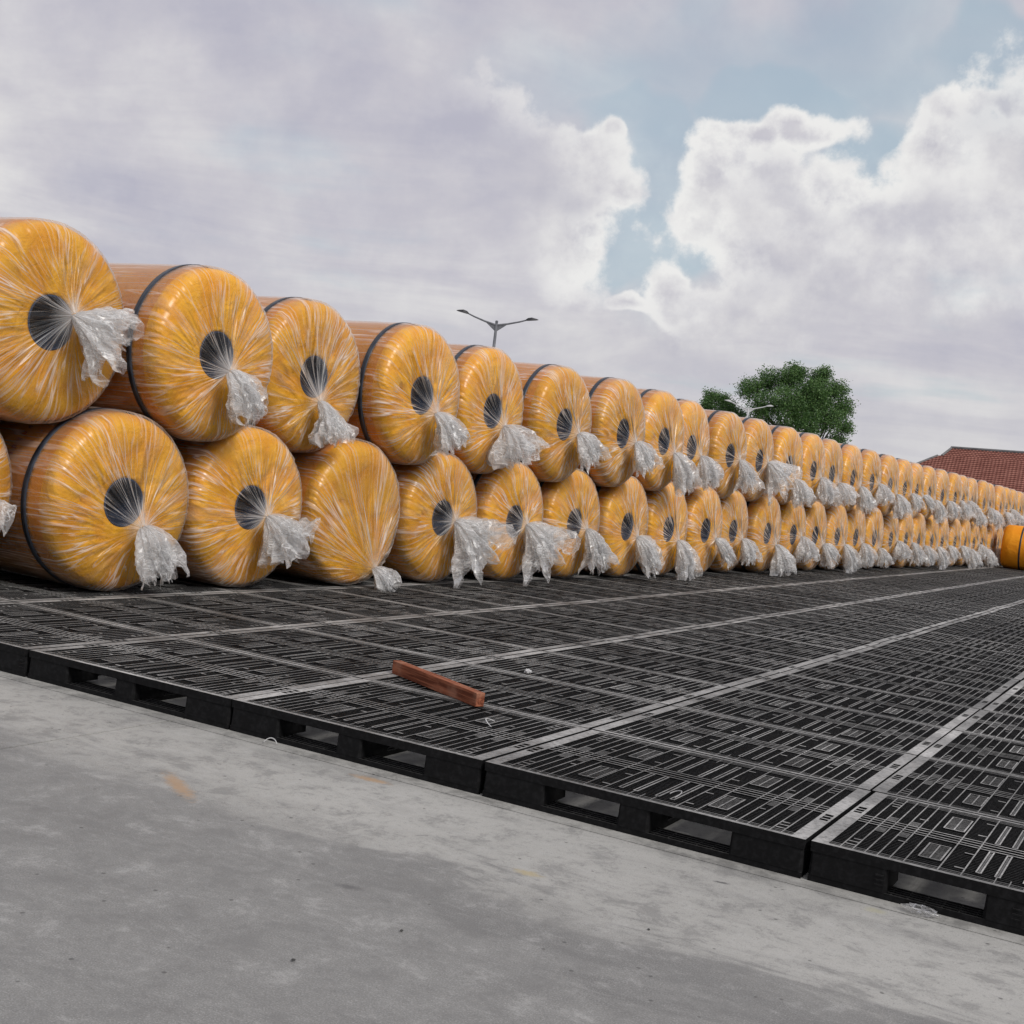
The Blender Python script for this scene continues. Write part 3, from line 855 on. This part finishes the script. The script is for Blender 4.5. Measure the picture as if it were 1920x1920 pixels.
for k in range(len(bot) - 1):
    va, vb = bot[k], bot[k+1]
    v = (va+vb)/2
    h = math.sqrt((2*RO+0.001)**2 - ((vb-va)/2*math.sqrt(1+0.037**2))**2)
    if k in T_LAB: lab, var, end = T_LAB[k]; grp = None
    else:
        lab, grp = 'wrapped orange roll in the upper row, nested between two rolls below', 'upper row of wrapped rolls'
        var = {2: 3, 3: 4, 4: 7, 5: 6, 6: 6}.get(k, order[(k*7+3) % 12]); end = (k+1) % 4
    make_roll(v, roll_z + h - 0.014, var, end, k > 0, lab, grp, rng.uniform(-0.05, 0.05) + {0: -0.20, 1: 0.08, 2: -0.10, 3: 0.13, 4: 0.03, 5: 0.09, 6: 0.12, 7: 0.10}.get(k, 0), 0 if k < 4 else rng.uniform(-0.24, 0.16))
    if k == 0: bpy.data.objects[[o.name for o in col.objects if o.name.startswith('wrapped_roll')][-1]].scale = (1, 1.035, 1.035)

# red stencilled characters round the side of the near strapped roll
near = [o for o in col.objects if o.name.startswith('wrapped_roll') and 'big drooping' in o.get('label', '')][0]
pm = MB()
rr = random.Random(3)
for k in range(11):
    a = R(112 + k*5.4)
    for (da, wa, xo, wx) in ((0, 0.9, 0, 0.05), (1.6, 0.9, rr.choice((0, 0.02)), rr.choice((0.05, 0.03))), (0.8, 1.7, rr.choice((0.0, 0.02, 0.04)), 0.010)):
        rows = []
        for x in (-0.56 + xo, -0.56 + xo + wx):
            rows.append([(x, (RB+0.0022)*math.cos(a+R(da+q*wa)), (RB+0.0022)*math.sin(a+R(da+q*wa))) for q in (0, 0.5, 1)])
        pm.grid(rows, False)
obj('red_print', pm.mesh('red_print', M['red_ink']), near, (0, 0, RO))

# the single bare roll lying at the far end of the field
t = obj('bare_roll', None, None, (2.28, 37.0, ZP), (0, 0, -0.02))
obj('roll_body', BODY, t, (0, 0, RB + 0.001))
obj('end_face', ENDS[1], t, (0, 0, RB + 0.001))
obj('core_tube', CORE, t, (0, 0, RB + 0.001))
s2 = MB(); rows = []
for x, r in ((-1.62, RB+0.0005), (-1.62, RB+0.004), (-1.57, RB+0.004), (-1.57, RB+0.0005)):
    rows.append([(x, r*math.cos(TAU*j/48), r*math.sin(TAU*j/48)) for j in range(48)])
obj('strap', s2.grid(rows).mesh('strap', M['strap'], True), t, (0, 0, RB + 0.001))
tag(t, 'bare glossy orange roll with one dark strap lying alone beyond the wrapped stack', 'roll')

# ------------------------------------------------------------------ timber bar on the pallets
bm = MB(); rows = []
BL = 0.90
for x, k in ((-BL/2, 0.003), (-BL/2+0.004, 0.0), (-0.2, 0.0), (0.0, -0.0008), (0.22, 0.0005), (BL/2-0.004, 0.0), (BL/2, 0.003)):
    hw, h = 0.026 - k, 0.074 - k
    rows.append([(x, -hw, k), (x, hw, k), (x, hw+0.001, h-0.003), (x, hw-0.003, h), (x, -hw+0.003, h), (x, -hw-0.001, h-0.003)])
bm.grid(rows, True, True, True)
o = obj('timber_bar', bm.mesh('timber_bar', M['wood']), None, (1.80, 1.24, PH + 0.0012), (0, 0, math.atan2(-0.40, 0.78)))
tag(o, 'reddish brown timber bar lying askew on the black pallets', 'timber bar')

# ------------------------------------------------------------------ small litter
def curl(name, c, rad, a0, a1, w, label, z):
    d = MB(); rows = []
    for i in range(15):
        a = a0 + (a1-a0)*i/14
        p = Vector((rad*math.cos(a), rad*math.sin(a), 0.004+0.02*math.sin(math.pi*i/14)))
        rows.append([p + Vector((0, 0, -0.0015)), p + Vector((w*math.cos(a), w*math.sin(a), 0)), p + Vector((w*math.cos(a), w*math.sin(a), 0.0025)), p + Vector((0, 0, 0.0025))])
    o = obj(name, d.grid(rows, True, True, True).mesh(name, M['scrap']), None, (c[0], c[1], z + 0.002))
    tag(o, label, 'plastic scrap')
curl('plastic_strip', (2.52, 0.72), 0.09, R(150), R(255), 0.005, 'curled thin white plastic strip lying on a pallet near the timber bar', PH)
curl('cable_tie', (1.72, 0.0-0.06), 0.035, R(60), R(175), 0.003, 'tiny pale cable tie lying on concrete against the pallet edge', 0.0)
curl('cable_tie', (3.62, 0.16), 0.03, R(-60), R(140), 0.0025, 'tiny white curl caught on a pallet at the concrete edge', PH)
def crumple(name, c, r, label, z, mat, seed, flat=0.6):
    d = MB(); rows = []; fc = []; fo = []
    for i in range(13):
        th = math.pi*(i+0.3)/13.4; row = []
        for j in range(26):
            a = TAU*j/26
            p = Vector((math.sin(th)*math.cos(a), math.sin(th)*math.sin(a), math.cos(th)*flat))
            k = 1 + 0.45*mnoise.noise(p*2.6+Vector((seed, 0, 0))) + 0.35*mnoise.noise(p*6.5+Vector((seed, 3, 0)))
            p = p*r*k; row.append(p); fc.append(tuple(p*60)); fo.append(0.0)
        rows.append(row)
    lo = min(p.z for rw in rows for p in rw)
    rows = [[p - Vector((0, 0, lo)) for p in rw] for rw in rows]
    me = d.grid(rows, True, True, True).mesh(name, mat)
    set_attr(me, fc, fo)
    o = obj(name, me, None, (c[0], c[1], z + 0.001))
    if mat is M['film']:
        o.scale = (1.5, 0.7, 1)
    tag(o, label, 'plastic scrap' if mat is not M['stone'] else 'pebble')
crumple('plastic_film_scrap', (4.66, -0.055), 0.04, 'crumpled clear film scrap on concrete at the foot of the pallets', 0.0, M['film'], 5, 0.35)
crumple('foam_scrap', (1.83, 2.28), 0.022, 'small white scrap lying on the pallet grid beyond the timber bar', PH, M['scrap'], 9)
for k, (x, y, r) in enumerate(((3.99, -0.96, 0.004), (3.44, -1.55, 0.0045), (3.35, -1.95, 0.005))):
    crumple('pebble', (x, y), r, 'tiny dark pebble lying on the bare concrete', 0.0, M['stone'], 20+k, 0.6)
for o in col.objects:
    if o.name.startswith('pebble'): o['group'] = 'pebbles on the concrete'

# ------------------------------------------------------------------ street lamps
def lamp(loc, rz, label, st='steel', hd='lamphead'):
    H = 7.55
    t = obj('street_lamp', None, None, loc, (0, 0, rz))
    obj('pole', MB().tube([(0, 0, 0), (0, 0, 0.6), (0, 0, H*0.6), (0, 0, H+0.16)], [0.13, 0.11, 0.085, 0.06], 12).mesh('pole', M[st], True), t)
    obj('base_plate', MB().box(-0.2, 0.2, -0.2, 0.2, 0.001, 0.03).mesh('base_plate', M[st]), t)
    obj('cap', MB().tube([(0, 0, H+0.16), (0, 0, H+0.22)], [0.075, 0.05], 10).mesh('cap', M[st]), t)
    for s in (-1, 1):
        arm = MB().tube([(s*0.03, 0, H+0.02), (s*0.5, 0, H+0.13), (s*1.0, 0, H+0.28), (s*1.32, 0, H+0.40)], [0.05, 0.04, 0.034, 0.03], 8)
        # gusset below the arm
        b = len(arm.v)
        for y in (-0.02, 0.02): arm.v += [(s*0.05, y, H-0.24), (s*0.05, y, H), (s*0.48, y, H+0.10)]
        arm.f += [(b, b+1, b+2), (b+3, b+5, b+4), (b, b+2, b+5, b+3), (b+1, b+4, b+5, b+2), (b, b+3, b+4, b+1)]
        a = obj('arm', arm.mesh('arm', M[st]), t)
        h = MB(); rows = []
        for (x, w, z0, z1) in ((1.24, 0.03, 0.36, 0.40), (1.34, 0.10, 0.37, 0.48), (1.50, 0.13, 0.40, 0.52), (1.70, 0.10, 0.43, 0.49), (1.80, 0.03, 0.45, 0.47)):
            rows.append([(s*x, -w, H+z0), (s*x, w, H+z0), (s*x, w*0.8, H+z1), (s*x, -w*0.8, H+z1)])
        obj('lamp_head', h.grid(rows, True, True, True).mesh('lamp_head', M[hd]), a)
    tag(t, label, 'street lamp')
def place(px, py, dist):
    d = pix_dir(px, py); k = dist/math.hypot(d.x, d.y)
    return CAM + d*k
p = place(931, 607, 56.0); lamp((p.x, p.y, 0), R(28), 'twin armed street lamp standing alone against the sky behind the rolls')
p = place(1403, 768, 92.0); lamp((p.x, p.y, 0), R(35), 'pale twin armed street lamp standing in front of the leafy tree', 'galv', 'galv')

# ------------------------------------------------------------------ trees
def tree(base, H, clumps, seed, label):
    rr = random.Random(seed)
    t = obj('leafy_tree', None, None, base)
    tr = MB()
    fork = Vector((rr.uniform(-0.2, 0.2), rr.uniform(-0.2, 0.2), H*0.32))
    tr.tube([(0, 0, -0.1), (0.05, 0, H*0.12), fork*0.75, fork], [0.34, 0.26, 0.22, 0.2], 10)
    obj('trunk', tr.mesh('trunk', M['bark'], True), t)
    lim = MB(); lv = MB()
    for (cx, cy, cz, r) in clumps:
        c = Vector((cx, cy, cz))
        mid = fork.lerp(c, 0.5) + Vector((rr.uniform(-.3, .3), rr.uniform(-.3, .3), rr.uniform(-.2, .4)))
        lim.tube([fork, mid, c], [0.14, 0.09, 0.03], 6)
        for k in range(5):
            e = c + Vector((rr.gauss(0, 1), rr.gauss(0, 1), rr.gauss(0, 1))).normalized()*r*0.8
            lim.tube([c, (c+e)/2 + Vector((0, 0, 0.1)), e], [0.03, 0.02, 0.008], 4)
        # leaf sprays: small clusters on the shell and some inside
        n = int(200*r*r) + 60
        for k in range(n):
            dv = Vector((rr.gauss(0, 1), rr.gauss(0, 1), rr.gauss(0, 0.9))).normalized()
            q = c + dv*r*(rr.random()**0.45)*(0.72 + 0.42*mnoise.noise(dv*1.9 + c)) 
            q += Vector((0, 0, 0.12*r))
            for m_ in range(7):
                o = q + Vector((rr.gauss(0, 0.16), rr.gauss(0, 0.16), rr.gauss(0, 0.12)))
                u = Vector((rr.gauss(0, 1), rr.gauss(0, 1), rr.gauss(0, 0.6))).normalized()
                w = u.orthogonal().normalized()
                w = (w + u.cross(w)*rr.uniform(-1, 1)).normalized()
                s = rr.uniform(0.10, 0.19)
                b = len(lv.v)
                lv.v += [tuple(o), tuple(o + u*s*0.5 + w*s*0.27), tuple(o + u*s), tuple(o + u*s*0.5 - w*s*0.27)]
                lv.f.append((b, b+1, b+2, b+3))
    obj('limbs', lim.mesh('limbs', M['bark'], True), t)
    obj('crown', lv.mesh('crown', M['leaf']), t)
    tag(t, label, 'tree')
TD = 104.0
def clump_at(px, py, rpx, base, dd=0.0):
    q = place(px, py, TD + dd) - base
    return (q.x, q.y, q.z, 1.1*rpx*TD/FPX)
tb = place(1500, 880, TD); tb.z = 0
cl = [clump_at(px, py, r_, tb, dd) for (px, py, r_, dd) in (
    (1405, 735, 30, 0), (1440, 722, 34, 1), (1430, 770, 36, -1.5), (1480, 715, 36, 0), (1475, 765, 46, -2), (1495, 705, 24, 0.5), (1535, 715, 26, 1), (1545, 702, 16, 0),
    (1530, 745, 42, -1), (1570, 735, 26, 0), (1580, 770, 28, 0), (1555, 790, 36, -1.5), (1510, 800, 44, -2), (1585, 805, 18, 0), (1465, 815, 34, 0), (1570, 830, 22, 0), (1420, 800, 26, 0), (1520, 760, 50, 2))]
tree(tb, 12.0, cl, 5, 'broad dark green tree rising behind the stacked rolls')
tb2 = place(1340, 860, TD+3); tb2.z = 0
cl2 = [clump_at(px, py, r_, tb2, 3+dd) for (px, py, r_, dd) in ((1335, 748, 20, 0), (1355, 752, 18, 0.5), (1325, 762, 16, -0.5), (1368, 768, 20, 0), (1345, 780, 30, 0), (1385, 785, 22, 0))]
tree(tb2, 9.0, cl2, 8, 'small green tree top peeping over the rolls beside the broad tree')

# ------------------------------------------------------------------ building with red tiled roof
A = place(1786, 841, 110.0)
rd = Vector((0.936, -0.352, 0)); pdn = Vector((-0.352, -0.936, 0))
bt = obj('tiled_house', None, None, (A.x, A.y, 0))
ZR = A.z; SL = 26.0; SLOPE = math.tan(R(30)); TM = 7.4
def rp(s, t, up=0.0): 
    q = rd*s + pdn*t
    return (q.x, q.y, ZR - t*SLOPE + up)
def s_left(t): return 0.0 if t < 1.35 else -0.4 - 0.57*(t-1.35)
roof = obj('roof', None, bt)
NC = 26; dt = TM/NC
for k in range(NC):
    t0, t1 = k*dt, (k+1)*dt
    sl0, sl1 = s_left(t0 + 0.001), s_left(t1 - 0.001)
    d = MB()
    up0, up1 = 0.0, 0.085
    d.v = [rp(sl0, t0, up0), rp(SL, t0, up0), rp(SL, t1, up1), rp(sl1, t1, up1), rp(sl0, t0, up0-0.08), rp(SL, t0, up0-0.08), rp(SL, t1, -0.06), rp(sl1, t1, -0.06)]
    d.f = [(0, 3, 2, 1), (4, 5, 6, 7), (3, 7, 6, 2), (0, 1, 5, 4), (0, 4, 7, 3), (1, 2, 6, 5)]
    # barrel rolls of the tiles along the course
    s = max(sl0, sl1) + 0.15
    while s < SL - 0.1:
        b = len(d.v)
        d.v += [rp(s-0.08, t0+0.02, up0+0.005), rp(s-0.08, t1+0.01, up1+0.002), rp(s, t0+0.02, up0+0.05), rp(s, t1+0.01, up1+0.045), rp(s+0.08, t0+0.02, up0+0.005), rp(s+0.08, t1+0.01, up1+0.002)]
        d.f += [(b, b+1, b+3, b+2), (b+2, b+3, b+5, b+4), (b+1, b+5, b+3)]
        s += 0.30
    obj('tile_course', d.mesh('tile_course', M['tile']), roof)
# back slope, ridge cap, gable and hip trim
bk = MB()
def rpb(s, t, up=0.0):
    q = rd*s - pdn*t
    return (q.x, q.y, ZR - t*SLOPE + up)
bk.v = [rpb(0, 0), rpb(SL, 0), rpb(SL, TM), rpb(-3.8, TM), rpb(0, 0, -.08), rpb(SL, 0, -.08), rpb(SL, TM, -.08), rpb(-3.8, TM, -.08)]
bk.f = [(0, 1, 2, 3), (4, 7, 6, 5), (2, 6, 7, 3), (0, 3, 7, 4)]
obj('back_slope', bk.mesh('back_slope', M['tile']), roof)
def bar(name, a, b, w, mat):
    obj(name, MB().tube([a, b], [w, w], 8).mesh(name, mat), roof)
bar('ridge_cap', rp(-0.12, 0, 0.06), rp(SL, 0, 0.06), 0.13, M['cap'])
bar('barge_board', rp(-0.06, 0, 0.06), rp(-0.06, 1.35, 0.08), 0.10, M['cap'])
bar('hip_cap', rp(-0.42, 1.38, 0.06), rp(s_left(TM), TM, 0.06), 0.10, M['cap'])
gb = MB(); gb.v = [rp(0.05, 0.05, -0.05), rp(0.05, 1.45, -0.05), rpb(0.05, 1.45, -0.05), rp(0.02, 1.5, -0.1), rpb(0.02, 1.5, -0.1), rp(s_left(TM), TM, -0.05), rpb(s_left(TM), TM, -0.05)]
gb.f = [(0, 2, 1), (3, 4, 6, 5)]
obj('hip_end', gb.mesh('hip_end', M['tile']), roof)
zw = ZR - (TM-0.6)*SLOPE
wl = MB(); c = [rd*(-2.6) + pdn*(TM-0.6), rd*(SL-0.3) + pdn*(TM-0.6), rd*(SL-0.3) - pdn*(TM-0.6), rd*(-2.6) - pdn*(TM-0.6)]
wl.grid([[(q.x, q.y, 0.0) for q in c], [(q.x, q.y, zw - 0.15) for q in c]], True, True, True)
obj('wall', wl.mesh('wall', M['wall']), bt)
tag(bt, 'low house with a red tiled roof beyond the far end of the rolls', 'house')
